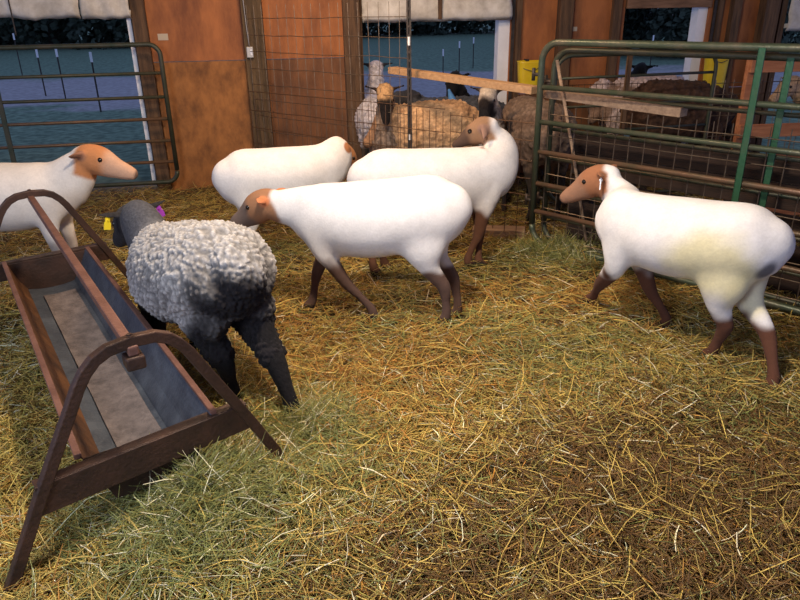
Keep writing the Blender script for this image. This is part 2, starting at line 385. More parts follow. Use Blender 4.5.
bm = bmesh.new(); tube(bm, [WP(su(11, 10, .12), 1.85, .13), WP(su(11, 10, .12), 1.45, .13)], .006, 6); tag(obj('cord', bm, M['tpost']), 'thin dark cord hanging over the left rolled curtain', 'cord')

# small fixtures
t = thing('electric_box', 'small grey electrical box with cable on the greenish post', 'box', WP(su(250, 52, .16), 0, .15), WA)
s_, z_ = wall_s(250, 52, .16)
bm = bmesh.new(); box(bm, -.03, .03, -.02, .02, z_ - .05, z_ + .045); obj('housing', bm, M['boxgrey'], t, bevel=.006)
bm = bmesh.new(); box(bm, .004, .024, -.026, -.018, z_ - .03, z_ + .02); obj('cover', bm, M['tagw'], t, bevel=.002)
bm = bmesh.new(); tube(bm, [(0, 0, z_ + .04), (-.01, .0, z_ + .2), (-.02, 0, z_ + .5), (-.02, 0, 2.4)], .004, 6); obj('cable', bm, M['boxgrey'], t)
s_, z_ = wall_s(163, 37)
for (u, v, hw, hh, lab) in ((163, 37, .045, .028, 'small pale paper label on the plywood right of the left opening'), (575, 29, .022, .02, 'small pale tag on the orange plywood between the openings')):
    s_, z_ = wall_s(u, v, .002); bm = bmesh.new(); box(bm, s_ - hw, s_ + hw, -.004, -.001, z_ - hh, z_ + hh, WM); tag(obj('paper_label', bm, M['paper']), lab, 'label')

# yellow feed buckets hung on the wall
def bucket(u0, u1, v0, v1, d, lab):
    a, zt = wall_s(u0, v0, d); b, zb = wall_s(u1, v1, d); w = b - a; s = (a + b) / 2; h = zt - zb
    t = thing('yellow_bucket', lab, 'bucket', WP(s, zb, d), WA, 'yellow buckets on the wall')
    bm = bmesh.new(); rings = []
    for (z, k) in ((0, .80), (.02, .84), (h * .5, .92), (h - .02, .98), (h, 1.04), (h, .96), (h * .5, .86), (.03, .78)):
        rings.append([bm.verts.new((k * w / 2 * math.copysign(abs(cos(q)) ** .6, cos(q)), k * w * .32 * math.copysign(abs(sin(q)) ** .6, sin(q)), z)) for q in [2 * pi * i / 28 for i in range(28)]])
    for A, B in zip(rings, rings[1:]):
        for i in range(28): bm.faces.new((A[i], A[(i + 1) % 28], B[(i + 1) % 28], B[i]))
    bm.faces.new(rings[0][::-1]); bm.faces.new(rings[-1]); obj('tub', bm, M['yellow'], t, smooth=True)
    bm = bmesh.new(); tube(bm, [(-w * .5, 0, h - .01), (-w * .3, -w * .3, h - .07), (0, -w * .38, h - .09), (w * .3, -w * .3, h - .07), (w * .5, 0, h - .01)], .004, 6); obj('handle', bm, M['wire'], t)
    bm = bmesh.new(); box(bm, -.02, .02, w * .30, w * .34 + .03, h - .05, h + .01); obj('hook', bm, M['tpost'], t)
bucket(518, 539, 61, 86, .13, 'yellow plastic bucket on the wall behind the left end of the green gate')
bucket(707, 723, 53, 88, .13, 'yellow plastic bucket on the wall behind the curved end of the dark inner gate')

# ------------------------------------------------------------------ gates
def frame_path(L, zb, zt, r):
    return ([(0, 0, zb + r)] + [V((0, 0, zb + r))] + arc((r, 0, zb + r), r, pi, 1.5 * pi, (1, 0, 0), (0, 0, 1)) + arc((L - r, 0, zb + r), r, 1.5 * pi, 2 * pi, (1, 0, 0), (0, 0, 1))
            + arc((L - r, 0, zt - r), r, 0, pi / 2, (1, 0, 0), (0, 0, 1)) + arc((r, 0, zt - r), r, pi / 2, pi, (1, 0, 0), (0, 0, 1)) + [V((0, 0, zb + r + .01))])
def gate(label, p0, p1, rails, stays, zt, zb=.08, rt_=.022, rr=.016, m='green', mr='brownrail', ms='green', corner=.12, wires=None, group=None):
    p0, p1 = V(p0), V(p1); L = (p1 - p0).length; rz = math.atan2(p1.y - p0.y, p1.x - p0.x)
    t = thing('tube_gate', label, 'gate', (p0.x, p0.y, 0), rz, group)
    bm = bmesh.new(); tube(bm, frame_path(L, zb, zt, corner)[1:], rt_, 10); obj('frame', bm, M[m], t, smooth=True)
    for z in rails:
        bm = bmesh.new(); tube(bm, [(rt_, 0, z), (L / 2, 0, z), (L - rt_, 0, z)], rr, 8); obj('rail', bm, M[m if z > .85 else mr], t, smooth=True)
    for s in stays:
        bm = bmesh.new(); box(bm, s - .018, s + .018, -.026, -.016, zb, zt); box(bm, s - .018, s - .014, -.026, .0, zb, zt); obj('stay', bm, M[ms], t)
    for z in (.35, zt - .2):
        bm = bmesh.new(); tube(bm, [(-.06, 0, z), (.0, 0, z)], .012, 8); tube(bm, [(-.06, 0, z - .04), (-.06, 0, z + .04)], .012, 8); obj('hinge', bm, M['tpost'], t, smooth=True)
    return t
g0 = V((.95, 4.67, 0)); gd = V((.68, -.733, 0)).normalized(); gn = V((-gd.y, gd.x, 0)); g1 = g0 + gd * 3.4    # gn points away from camera
def gate_s(u, v):
    r = ray(u, v); o = V((0, 0, H)); n = gn; t = (g0 - o).dot(n) / r.dot(n); p = o + r * t; return (p - g0).dot(gd), p.z
zz = [gate_s(540, v)[1] for v in (42, 87, 122, 152, 184, 212, 235)]
sm = gate_s(762, 60)[0]
print('gate z', zz, 'stay', sm)
gate('green tube gate with a lighter green stay, nearest of the gates at the right', g0, g1, zz[1:6], (sm, 2.9), zz[0], .06, .022, .017, 'green', 'brownrail', 'greenb')
b0 = g0 + gn * .10 + gd * .03
gate('second green tube gate standing close behind the nearest right gate', b0, b0 + gd * 3.3, [z - .055 for z in zz[1:6]], (sm + .08, 2.8), zz[0] - .05, .06, .020, .013, 'darkrail', 'darkrail', 'greenb')
# inner gate, dark, further back
c0 = PY(557, 54, 5.5); c1_ = PY(718, 54, 5.85); c0.z = c1_.z = 0
zt_ = PY(640, 53, 5.7).z; z2_ = PY(640, 75, 5.7).z
gate('dark slim tube gate with rounded corners, inside the sheep pen', c0, c1_, (z2_, z2_ - .22, z2_ - .42, z2_ - .62), (.62,), zt_, .12, .016, .011, 'darkrail', 'darkrail', 'post', .13)
# left opening gate
a_s = wall_s(168, 110, .22)[0]
zl = [wall_s(165, v, .22)[1] for v in (44, 73, 97, 119, 141, 162)]
ga = WP(a_s + .0, 0, .20); gb = ga - wd * 2.9 + wn * .10
lg = thing('tube_gate', 'dark green tube gate across the left opening beside the plywood wall', 'gate', (ga.x, ga.y, 0), math.atan2((ga - gb).y, (ga - gb).x) + pi)
bm = bmesh.new(); tube(bm, frame_path(2.9, max(.05, wall_s(170, 180, .22)[1] - .02), zl[0], .10)[1:], .021, 10); obj('frame', bm, M['darkrail'], lg, smooth=True)
for z in zl[1:]:
    bm = bmesh.new(); tube(bm, [(0.02, 0, z), (2.88, 0, z)], .015, 8); obj('rail', bm, M['darkrail' if z > .8 else 'brownrail'], lg, smooth=True)
bm = bmesh.new(); box(bm, 1.40, 1.44, .0, .02, .1, zl[0]); obj('stay', bm, M['darkrail'], lg)

# ------------------------------------------------------------------ wire panels
def wire_panel(label, p0, p1, zs, dx, z0, ztf, r=.003, m='wire', jitter=.0, xr=None):
    p0, p1 = V(p0), V(p1); L = (p1 - p0).length; rz = math.atan2(p1.y - p0.y, p1.x - p0.x)
    bm = bmesh.new()
    n = int(L / dx)
    for i in range(n + 1):
        x = i * dx; zt = ztf(x / L)
        tube(bm, [(x, 0, z0), (x + R_.uniform(-jitter, jitter), R_.uniform(-jitter, jitter), (z0 + zt) / 2), (x + R_.uniform(-jitter, jitter), 0, zt)], r, 4)
    for z in zs:
        k = 10
        pts = [(L * j / k, -.005, z + R_.uniform(-jitter, jitter)) for j in range(k + 1) if z <= ztf(j / k) + .02]
        if len(pts) > 1: tube(bm, pts, r, 4)
    o = obj('wire_panel', bm, M[m]); o.location = (p0.x, p0.y, 0); o.rotation_euler = (0, 0, rz)
    return tag(o, label, 'fence')
FA = V((-1.33, 6.62, 0)); FB = V((.93, 4.70, 0)); fd = (FB - FA).normalized(); fL = (FB - FA).length
tpos = FA + fd * (1.43 / fd.x)
wire_panel('tall square wire panel between the greenish post and the dark steel post', FA, tpos, [.15 + .14 * i for i in range(11)], .105, .05, lambda q: 1.66, .0028, 'wire', .006)
fn = V((-fd.y, fd.x, 0))
wire_panel('low wire panel with closely spaced bars in front of the penned sheep', FA + fn * -.05, FA + fd * (fL * .76) - fn * .05, [.08, .16, .24, .34, .46, .60, .76, .93], .062, .04, lambda q: .93 - .02 * q, .0032, 'wire_dk', .003)
wire_panel('rusty wire panel between the steel post and the green gate', FA + fd * (fL * .765), FB, [.08, .18, .28, .38, .5, .62, .76, .88], .10, .04, lambda q: .9, .003, 'wire_dk', .003)
w0 = g0 + gn * .055 + gd * .05
wire_panel('wire mesh panel tied between the two green gates at the right', w0, w0 + gd * 3.2, [.1, .2, .3, .42, .54, .66, .80, .94], .10, .06, lambda q: 1.0, .003, 'wire', .003)
wc0, wc1 = V((1.35, 6.05, 0)), V((2.75, 6.3, 0))
wire_panel('fine barred wire panel against the plywood inside the pen', wc0, wc1, [.1, .25, .4, .55, .7, .85, .98], .055, .04, lambda q: .99, .003, 'wire_dk', .003)
wire_panel('wire panel behind the orange board frame at the far right', V((2.3, 5.1, 0)), V((4.2, 5.3, 0)), [.1, .3, .5, .7, .85, .93, 1.0, 1.08], .07, .04, lambda q: 1.1, .003, 'wire', .003)
# T-post
t = thing('steel_fence_post', 'dark steel fence post with white insulator between the wire panels', 'post', (tpos.x, tpos.y, 0))
bm = bmesh.new(); box(bm, -.017, .017, -.003, .003, -.05, 1.95); box(bm, -.003, .003, -.003, .026, -.05, 1.95)
for i in range(30): box(bm, -.006, .006, -.008, -.003, .1 + i * .06, .115 + i * .06)
obj('steel', bm, M['tpost'], t)
zi = PY(409, 41, tpos.y).z
bm = bmesh.new(); tube(bm, [(0, -.012, zi - .03), (0, -.012, zi + .03)], .010, 8); obj('insulator', bm, M['plastic_w'], t)
zi2 = PY(409, 137, tpos.y).z
bm = bmesh.new(); tube(bm, [(0, -.012, zi2 - .02), (0, -.012, zi2 + .02)], .009, 8); obj('insulator', bm, M['plastic_w'], t)

# boards
def board(name, label, a, b, w, h, m, upv=V((0, 0, 1)), cat='board'):
    bm = bmesh.new(); beam(bm, a, b, w, h, upv); return tag(obj(name, bm, M[m], bevel=.003), label, cat)
board('wooden_board', 'long tan board sloping over the penned sheep towards the green gate', PY(392, 70, 5.75), g0 + V((-.02, .06, PY(545, 90, 4.73).z)), .09, .05, 'tan_board')
board('wooden_board', 'weathered board with a pale cut end resting on rails of the right gates', PY(547, 93, 4.78), PY(684, 112, 4.05), .09, .055, 'grey_board')
p = PY(557, 60, 4.66); q = PY(586, 240, 4.44)
bm = bmesh.new(); tube(bm, [q, (p + q) / 2 + V((.008, 0, 0)), p], .011, 8); tag(obj('leaning_pole', bm, M['grey_board'], smooth=True), 'thin bare pole leaning against the right gates', 'pole')
# orange board frame (hurdle) far right
t = thing('wooden_hurdle', 'orange-brown board frame behind the right gates', 'fence', (2.42, 4.85, 0), radians(6))
zu = [PY(770, v, 4.85).z for v in (65, 130, 160)]
for x in (0, 1.5):
    bm = bmesh.new(); box(bm, x - .04, x + .04, -.02, .02, 0, zu[0] + .05); obj('upright', bm, M['orange_board'], t, bevel=.004)
for z in zu + [.2]:
    bm = bmesh.new(); box(bm, -.04, 1.9, -.05, -.021, z - .045, z + .045); obj('board', bm, M['orange_board'], t, bevel=.004)
# dark plank fence behind the gates
t = thing('plank_fence', 'dark weathered plank fence behind the wire of the right gates', 'fence', tuple((g0 + gn * .28 + gd * .12)), math.atan2(gd.y, gd.x))
for i, z in enumerate((.0, .17, .34, .51, .66)):
    bm = bmesh.new(); box(bm, 0, 3.2, -.012, .012, z + .01, z + (.155 if i < 4 else .13)); obj('plank', bm, M['dark_board'], t, bevel=.003)
for x in (.1, 1.1, 2.1, 3.1):
    bm = bmesh.new(); box(bm, x - .045, x + .045, .013, .08, 0, .82); obj('upright', bm, M['dark_board'], t, bevel=.004)
# wooden block by the pen corner
gbk = G(505, 240)
t = bmesh.new(); box(t, -.24, .15, -.07, .07, -.02, .085); o = obj('wooden_block', t, M['grey_board'], bevel=.006); o.location = (gbk.x, gbk.y + .03, 0); o.rotation_euler = (0, 0, radians(-10))
tag(o, 'low wooden block on the straw at the foot of the wire panel', 'block')

# ------------------------------------------------------------------ feed trough
C0 = V((-.80, 1.81, 0)); td = V((-.548, .836, 0)); ta = math.atan2(td.y, td.x)
T = thing('feed_trough', 'rusty steel feed trough with hoop legs on the hay at the left', 'trough', tuple(C0), ta)
# local: x along the trough, y to the left (viewer's left), z up
TL = 2.2
def hoop(x0, skew):
    """bent flat bar A-frame; skew turns it about the vertical"""
    cs, sn = cos(skew), sin(skew)
    def P(y, z): return V((x0 + y * sn, y * cs, z))
    half = [(.505, -.02), (.33, .32), (.205, .55), (.168, .62), (.142, .657), (.11, .687), (.07, .705), (.0, .712)]
    pts = [P(-y, z) for y, z in half] + [P(y, z) for y, z in half[::-1][1:]]
    nrm = V((cs, -sn, 0))
    bm = bmesh.new()
    tube(bm, pts, 0, flat=(.012, .050, nrm)) if False else tube(bm, pts, 0, flat=(.036, .030, nrm))
    obj('leg_hoop', bm, M['rust'], T, bevel=.004)
    bm = bmesh.new(); a_, b_ = P(.34, .305), P(-.34, .305)
    beam(bm, a_, b_, .010, .10); beam(bm, a_ + V((.02, 0, .048)), b_ + V((.02, 0, .048)), .04, .008); obj('crossbar', bm, M['rust'], T, bevel=.002)
hoop(0.0, radians(-7)); hoop(TL, radians(-4))
# top rail
bm = bmesh.new(); beam(bm, (-.02, 0, .685), (TL + .02, 0, .685), .032, .032, V((0, 0, 1))); RAIL = obj('top_rail', bm, M['rustpink'], T, bevel=.005)
for x in (.0, TL):
    bm = bmesh.new(); tube(bm, [(x, 0, .655), (x, 0, .735)], .008, 8); tube(bm, [(x, 0, .715), (x, 0, .73)], .016, 6); obj('bolt', bm, M['rust'], RAIL)
bm = bmesh.new(); box(bm, -.03, .03, -.028, .028, .625, .668); obj('clamp', bm, M['rust'], T, bevel=.006)
# tub: bottom, two sides, end plates, rims
x0, x1 = .035, TL - .03
def sheet(name, prof, m, th=.004, xa=x0, xb=x1, nseg=22, wob=0):
    bm = bmesh.new(); rows = []
    for i in range(nseg + 1):
        x = xa + (xb - xa) * i / nseg
        rows.append([bm.verts.new((x, y + wob * sin(i * 1.1) * .5, z + wob * sin(i * .9 + y * 10))) for y, z in prof])
    for A, B in zip(rows, rows[1:]):
        for k in range(len(prof) - 1): bm.faces.new((A[k], A[k + 1], B[k + 1], B[k]))
    o = obj(name, bm, m, T, smooth=False); s = o.modifiers.new('thick', 'SOLIDIFY'); s.thickness = th; return o
sheet('tub_bottom', [(-.125, .19), (-.06, .178), (0, .175), (.06, .178), (.125, .19)], M['galv'])
sheet('feed_residue', [(-.10, .188), (-.05, .184), (0, .182), (.03, .183), (.062, .186)], M['residue'], .004, x0 + .03, x1 - .15, 30, .0012)
sheet('tub_side', [(.125, .19), (.160, .25), (.200, .36)], M['rustin'])
sheet('tub_side', [(-.125, .19), (-.165, .25), (-.215, .36)], M['galv'])
for s in (-1, 1):
    bm = bmesh.new(); beam(bm, (x0, .205 if s > 0 else -.222, .362), (x1, .205 if s > 0 else -.222, .362), .022, .02); obj('rim', bm, M['rustpink'], T, bevel=.003)
for x in (x0, x1):
    bm = bmesh.new(); vs = [(-.125, .17), (.125, .17), (.195, .35), (-.21, .35)]
    A = [bm.verts.new((x - .004, y, z)) for y, z in vs]; B = [bm.verts.new((x + .004, y, z)) for y, z in vs]
    bm.faces.new(A[::-1]); bm.faces.new(B)
    for k in range(4): bm.faces.new((A[k], A[(k + 1) % 4], B[(k + 1) % 4], B[k]))
    obj('end_plate', bm, M['rust'], T)

# ------------------------------------------------------------------ sheep
def cr(pts, n=5):
    """catmull-rom through tuples"""
    P = [np.array(p, float) for p in pts]; P = [2 * P[0] - P[1]] + P + [2 * P[-1] - P[-2]]; out = []
    for i in range(1, len(P) - 2):
        for k in range(n):
            t = k / n; a, b, c, d = P[i - 1], P[i], P[i + 1], P[i + 2]
            out.append(.5 * ((2 * b) + (-a + c) * t + (2 * a - 5 * b + 4 * c - d) * t * t + (-a + 3 * b - 3 * c + d) * t ** 3))
    out.append(P[-2]); return out
def loft(bm, pts, side=None, n=18, sub=4, rmf=False):
    q = cr(pts, sub); rings = []; N = len(q)
    for i, p in enumerate(q):
        t = V((q[min(i + 1, N - 1)] - q[max(i - 1, 0)])[:3]).normalized()
        if rmf:
            s = V((0, 1, 0)) if not rings else rings[-1][2].copy()
        elif side is None:
            s = V((0, 0, 1)).cross(t)
            if s.length < .05: s = V((0, 1, 0))
        else: s = V(side)
        s = (s - t * s.dot(t)).normalized(); u = t.cross(s)
        c = V(p[:3]); rw, rh = max(p[3], .004), max(p[4], .004)
        rings.append((c, t, s, u, rw, rh))
    def mk(c, s, u, rw, rh): return [bm.verts.new(c + s * (rw * cos(2 * pi * k / n)) + u * (rh * sin(2 * pi * k / n))) for k in range(n)]
    R = []
    c, t, s, u, rw, rh = rings[0]; m_ = min(rw, rh)
    for a in (75, 45, 20): R.append(mk(c - t * (m_ * .8 * sin(radians(a))), s, u, rw * cos(radians(a)), rh * cos(radians(a))))
    for c, t, s, u, rw, rh in rings: R.append(mk(c, s, u, rw, rh))
    m_ = min(rw, rh)
    for a in (20, 45, 75): R.append(mk(c + t * (m_ * .8 * sin(radians(a))), s, u, rw * cos(radians(a)), rh * cos(radians(a))))
    for A, B in zip(R, R[1:]):
        for k in range(n): bm.faces.new((A[k], A[(k + 1) % n], B[(k + 1) % n], B[k]))
    bm.faces.new(R[0][::-1]); bm.faces.new(R[-1])
def remeshed(bm, voxel, smooth=8, fac=.5):
    bmesh.ops.recalc_face_normals(bm, faces=bm.faces)
    me = bpy.data.meshes.new('tmp'); bm.to_mesh(me); bm.free()
    o = bpy.data.objects.new('tmp', me); COL.objects.link(o)
    r = o.modifiers.new('r', 'REMESH'); r.mode = 'VOXEL'; r.voxel_size = voxel
    s = o.modifiers.new('s', 'SMOOTH'); s.factor = fac; s.iterations = smooth
    dg = bpy.context.evaluated_depsgraph_get(); dg.update()
    me2 = bpy.data.meshes.new_from_object(o.evaluated_get(dg))
    bpy.data.objects.remove(o); bpy.data.meshes.remove(me)
    return me2
def smoothstep(a, b, x): 
    t = np.clip((x - a) / (b - a), 0, 1); return t * t * (3 - 2 * t)
def cnoise(co, sc, seed=0):
    x, y, z = co[:, 0] * sc + seed, co[:, 1] * sc + seed * 1.7, co[:, 2] * sc
    return (np.sin(x * 1.7 + 1.3 * np.sin(y * 1.1 + z)) + np.sin(y * 2.3 + 1.7 * np.sin(z * 1.3 + x)) + np.sin(z * 1.9 + 1.1 * np.sin(x * 1.5 - y))) / 3
CREAM = (.72, .70, .695)
def sheep(label, loc, yaw, scale, poll, nose, feet=None, head_s=1.12, coat=CREAM, headc=(.26, .12, .06), facec=None, legc=(.085, .038, .022), earc=None, voxel=.011, wool=0.0, neckmid=None,
          extra=None, legz=.36, headroll=0, tags=(), neckc=None, ear_up=0.0, fat=1.0, slope=0.0, lift=0.0, legf=0.0, leg_r=1.0, bodylen=1.0, group=None, neck_r=1.0, neck_from=-.05, fleece=False, eardrop=.0, face_patch=None, name='sheep', ears=(1, 1), ear_len=1.0):
    zb = hgt(loc[0], loc[1]) - .015
    T_ = thing(name, label, 'sheep', (loc[0], loc[1], zb), yaw, group)
    Mx = Matrix.Translation((loc[0], loc[1], zb)) @ Matrix.Rotation(yaw, 4, 'Z') @ Matrix.Scale(scale, 4)
    inv = Mx.inverted(); T_.scale = (scale,) * 3
    pl, ns = inv @ V(poll), inv @ V(nose); hd = (ns - pl).normalized()
    bl = bodylen
    bm = bmesh.new(); f = fat; wb = 1 + wool
    tor = [(-.475, 0, .61, .09, .105), (-.44, 0, .60, .135 * f, .148), (-.35, 0, .583, .170 * f, .177), (-.19, 0, .565, .184 * f, .184), (-.02, 0, .553, .192 * f, .192 * (.5 + f / 2)),
           (.13, 0, .558, .174 * f, .184), (.25, 0, .582, .142 * f, .168), (.335, 0, .612, .110, .148)]
    tor = [(x * bl, y, z + slope * x + lift, a * wb * 1.03, b * wb * 1.03) for x, y, z, a, b in tor]
    # neck
    nb = V((.30 * bl, 0, .63)); nm = inv @ V(neckmid) if neckmid else (V((.42 * bl, 0, .67)) * .55 + pl * .45)
    ne = pl - hd * .0 + V((0, 0, -.02))
    k = neck_r * (1 + wool * 1.6)
    neckpts = [(nm.x, nm.y, nm.z, .076 * k, .105 * k), (nm.x * .35 + ne.x * .65, nm.y * .35 + .65 * ne.y, nm.z * .35 + .65 * ne.z, .062 * k, .078 * k), (ne.x, ne.y, ne.z, .052 * min(k, 1.1), .060 * min(k, 1.1))]
    loft(bm, tor + neckpts, n=28, rmf=True)
    loft(bm, [(.18 * bl, 0, .49 + lift, .09, .09), (.31 * bl, 0, .515 + lift, .075, .085), (.36 * bl, 0, .555 + lift, .05, .06)], n=16)
    # head
    upv = V((0, 0, 1)); s_ = upv.cross(hd)
    if s_.length < .1: s_ = V((0, 1, 0))
    s_.normalize()
    s_ = Matrix.Rotation(headroll, 3, hd) @ s_; u_ = hd.cross(s_)
    hs = head_s
    hp = [(-.035, -.012, .050, .058), (.0, .0, .060, .070), (.045, .004, .063, .074), (.085, -.004, .060, .072), (.125, -.012, .048, .060), (.165, -.018, .039, .048), (.205, -.022, .035, .040), (.235, -.026, .027, .030)]
    loft(bm, [tuple(pl + hd * (a * hs) + u_ * (b * hs)) + (w * hs, h * hs) for a, b, w, h in hp], side=tuple(s_), n=18)
    # brow ridges, jaw and muzzle detail
    for sg in (-1, 1):
        c = pl + hd * (.075 * hs) + s_ * (sg * .043 * hs) + u_ * (.028 * hs)
        loft(bm, [tuple(c - hd * .02) + (.016, .014), tuple(c) + (.021, .018), tuple(c + hd * .025) + (.014, .012)], side=tuple(s_), n=8, sub=2)
    ear_seg = []
    for i_, sg in enumerate((1, -1)):
        if not ears[i_]: continue
        a = pl + s_ * (sg * .045 * hs) + u_ * (.028 * hs) - hd * .005
        dr = (s_ * sg * 1.0 - hd * .28 + u_ * (ear_up) + V((0, 0, -eardrop))).normalized()
        b = a + dr * (.135 * ear_len)
        fl = hd * .5 + u_ * .9
        loft(bm, [tuple(a) + (.018, .014), tuple(a + dr * .035) + (.030, .013), tuple(a + dr * .08 * ear_len) + (.036, .011), tuple(a + dr * .115 * ear_len) + (.024, .010), tuple(b) + (.008, .008)], side=tuple(fl), n=10, sub=3)
        ear_seg.append((a, b, sg))
    # tail
    loft(bm, [(-.44 * bl, 0, .66, .03, .03), (-.485 * bl, 0, .61, .024, .024), (-.50 * bl, 0, .54, .018, .018)], side=(0, 1, 0), n=8)
    # legs
    fronts = [(.27 * bl, .07, .53, .07, .10), (.255 * bl, .095, .42, .050, .068), (.26 * bl, .098, .34, .036, .045), (.275 * bl, .093, .225, .029, .033), (.268 * bl, .09, .14, .020, .023), (.263 * bl, .09, .065, .024, .026), (.283 * bl, .09, .02, .026, .034), (.287 * bl, .09, .0, .026, .036)]
    fw_ = (0, .08, .25, .52, .75, .93, 1, 1)
    hinds = [(-.29 * bl, .07, .54, .075, .12), (-.30 * bl, .098, .44, .074, .122), (-.31 * bl, .102, .345, .041, .058), (-.345 * bl, .098, .265, .030, .040), (-.362 * bl, .095, .225, .027, .036), (-.347 * bl, .092, .13, .020, .024), (-.335 * bl, .09, .06, .024, .027), (-.315 * bl, .09, .02, .026, .034), (-.311 * bl, .09, .0, .026, .036)]
    hw_ = (0, .15, .32, .5, .56, .8, .94, 1, 1)
    hooves = []
    for li, (base, wt, sg) in enumerate(((fronts, fw_, 1), (fronts, fw_, -1), (hinds, hw_, 1), (hinds, hw_, -1))):
        d = V((0, 0, 0))
        if feet and feet[li] is not None:
            tgt = inv @ V(feet[li]); last = base[-1]; d = tgt - V((last[0], sg * last[1], 0))
        pts = [(p[0] + d.x * w, sg * p[1] + d.y * w, p[2] + d.z * w, p[3] * (leg_r if p[3] < .05 else 1), p[4] * (leg_r if p[3] < .05 else 1)) for p, w in zip(base, wt)]
        loft(bm, pts, side=(0, 1, 0), n=14); hooves.append(V(pts[-1][:3]))
    me = remeshed(bm, voxel, 7 if voxel < .013 else 4, .5)
    n = len(me.vertices); co = np.empty(n * 3, np.float32); me.vertices.foreach_get('co', co); co = co.reshape(-1, 3).astype(float)
    # relax the trunk so shoulders and haunches flow into each other
    ed = np.empty(len(me.edges) * 2, np.int32); me.edges.foreach_get('vertices', ed); ed = ed.reshape(-1, 2)
    deg = np.bincount(ed.ravel(), minlength=n)[:, None].astype(float); deg[deg == 0] = 1
    sh0 = (co - np.array(pl)) @ np.array(hd); dh0 = np.linalg.norm(co - np.array(pl), axis=1)
    wt_ = (smoothstep(.33, .46, co[:, 2]) * smoothstep(.07, .20, np.where(sh0 < 0, dh0, 0)+ (co[:,0] < .25) * 1.0))[:, None] * .6
    for _ in range(int(38 * (.011 / voxel) ** 2)):
        acc = np.zeros_like(co)
        for c_ in range(3):
            acc[:, c_] = np.bincount(ed[:, 0], co[ed[:, 1], c_], n) + np.bincount(ed[:, 1], co[ed[:, 0], c_], n)
        co += (acc / deg - co) * wt_
    me.vertices.foreach_set('co', co.astype(np.float32).ravel()); me.update()
    col = np.tile(np.array(coat, float), (n, 1))
    def mixin(c, w): 
        nonlocal col; col = col * (1 - w[:, None]) + np.array(c, float) * w[:, None]
    nz = cnoise(co, 22, scale * 3); nz2 = cnoise(co, 60, 2)
    if extra: extra(co, mixin, nz, nz2)
    sH = (co - np.array(pl)) @ np.array(hd); dH = np.linalg.norm(co - np.array(pl) - sH[:, None] * np.array(hd), axis=1)
    near = 1 - smoothstep(.092 * hs, .112 * hs, dH)
    nearf = near * (1 - smoothstep(.16, .2, -sH))
    if neckc is not None:
        dn = np.linalg.norm(co - np.array(nm), axis=1); mixin(neckc, (1 - smoothstep(.16, .30, dn)) * (co[:, 2] > .4))
    mixin(headc, nearf * smoothstep(neck_from - .015, neck_from + .015, sH + nz * .012))
    if facec is not None: mixin(facec, near * smoothstep(.08, .13, sH + nz * .015))
    uH = (co - np.array(pl)) @ np.array(u_)
    if face_patch is not None: mixin(face_patch, near * (1 - smoothstep(.0, .03, uH)) * smoothstep(.03, .07, sH) * .8)
    mixin((.05, .03, .028), near * smoothstep(.237 * hs, .25 * hs, sH) * .8)
    leg = 1 - smoothstep(legz - .035, legz + .035, co[:, 2] + nz * .04 - legf * (co[:, 0] > 0))
    # only legs (exclude belly by z limit of the belly) and never the head
    leg = leg * (1 - near * (sH > neck_from))
    mixin(legc, leg); 
    for hv in hooves:
        mixin((.03, .022, .018), (1 - smoothstep(.03, .045, co[:, 2] - hv.z)) * (np.linalg.norm(co - np.array(hv), axis=1) < .09))
    if True:
        earc = earc or headc
        for a, b, sg in ear_seg:
            ab = np.array(b - a); t_ = ((co - np.array(a)) @ ab) / (ab @ ab)
            dd = np.linalg.norm(co - np.array(a) - np.clip(t_, 0, 1)[:, None] * ab, axis=1)
            mixin(earc, (1 - smoothstep(.03, .045, dd)) * smoothstep(.0, .15, t_))
    col *= (1 + .05 * nz + .04 * nz2)[:, None]
    if wool and not fleece:
        cc = np.array([noise.voronoi(V(c) * 34)[0][0] for c in co]); 
        body = (1 - nearf * (sH > neck_from)) * smoothstep(.30, .40, co[:, 2])
        nr = np.empty(n * 3, np.float32); me.vertices.foreach_get('normal', nr); nr = nr.reshape(-1, 3)
        co2 = co + nr * ((.45 - cc) * .030 * body)[:, None]
        col *= (1 - body * np.clip(cc - .25, 0, .5) * .9)[:, None]
        me.vertices.foreach_set('co', co2.astype(np.float32).ravel())
    ca = me.color_attributes.new('Col', 'FLOAT_COLOR', 'POINT')
    ca.data.foreach_set('color', np.concatenate([np.clip(col, 0, 1), np.ones((n, 1))], 1).astype(np.float32).ravel())
    me.materials.clear(); me.materials.append(M['wool'] if wool else M['coat'])
    BD = link('body', me, None, T_, smooth=True)
    for sg in (-1, 1):
        e = bmesh.new(); bmesh.ops.create_uvsphere(e, u_segments=12, v_segments=8, radius=.0135)
        c = pl + hd * (.083 * hs) + s_ * (sg * .0525 * hs) + u_ * (.022 * hs)
        for v in e.verts: v.co += c
        obj('eye', e, M['eye'], BD, smooth=True)
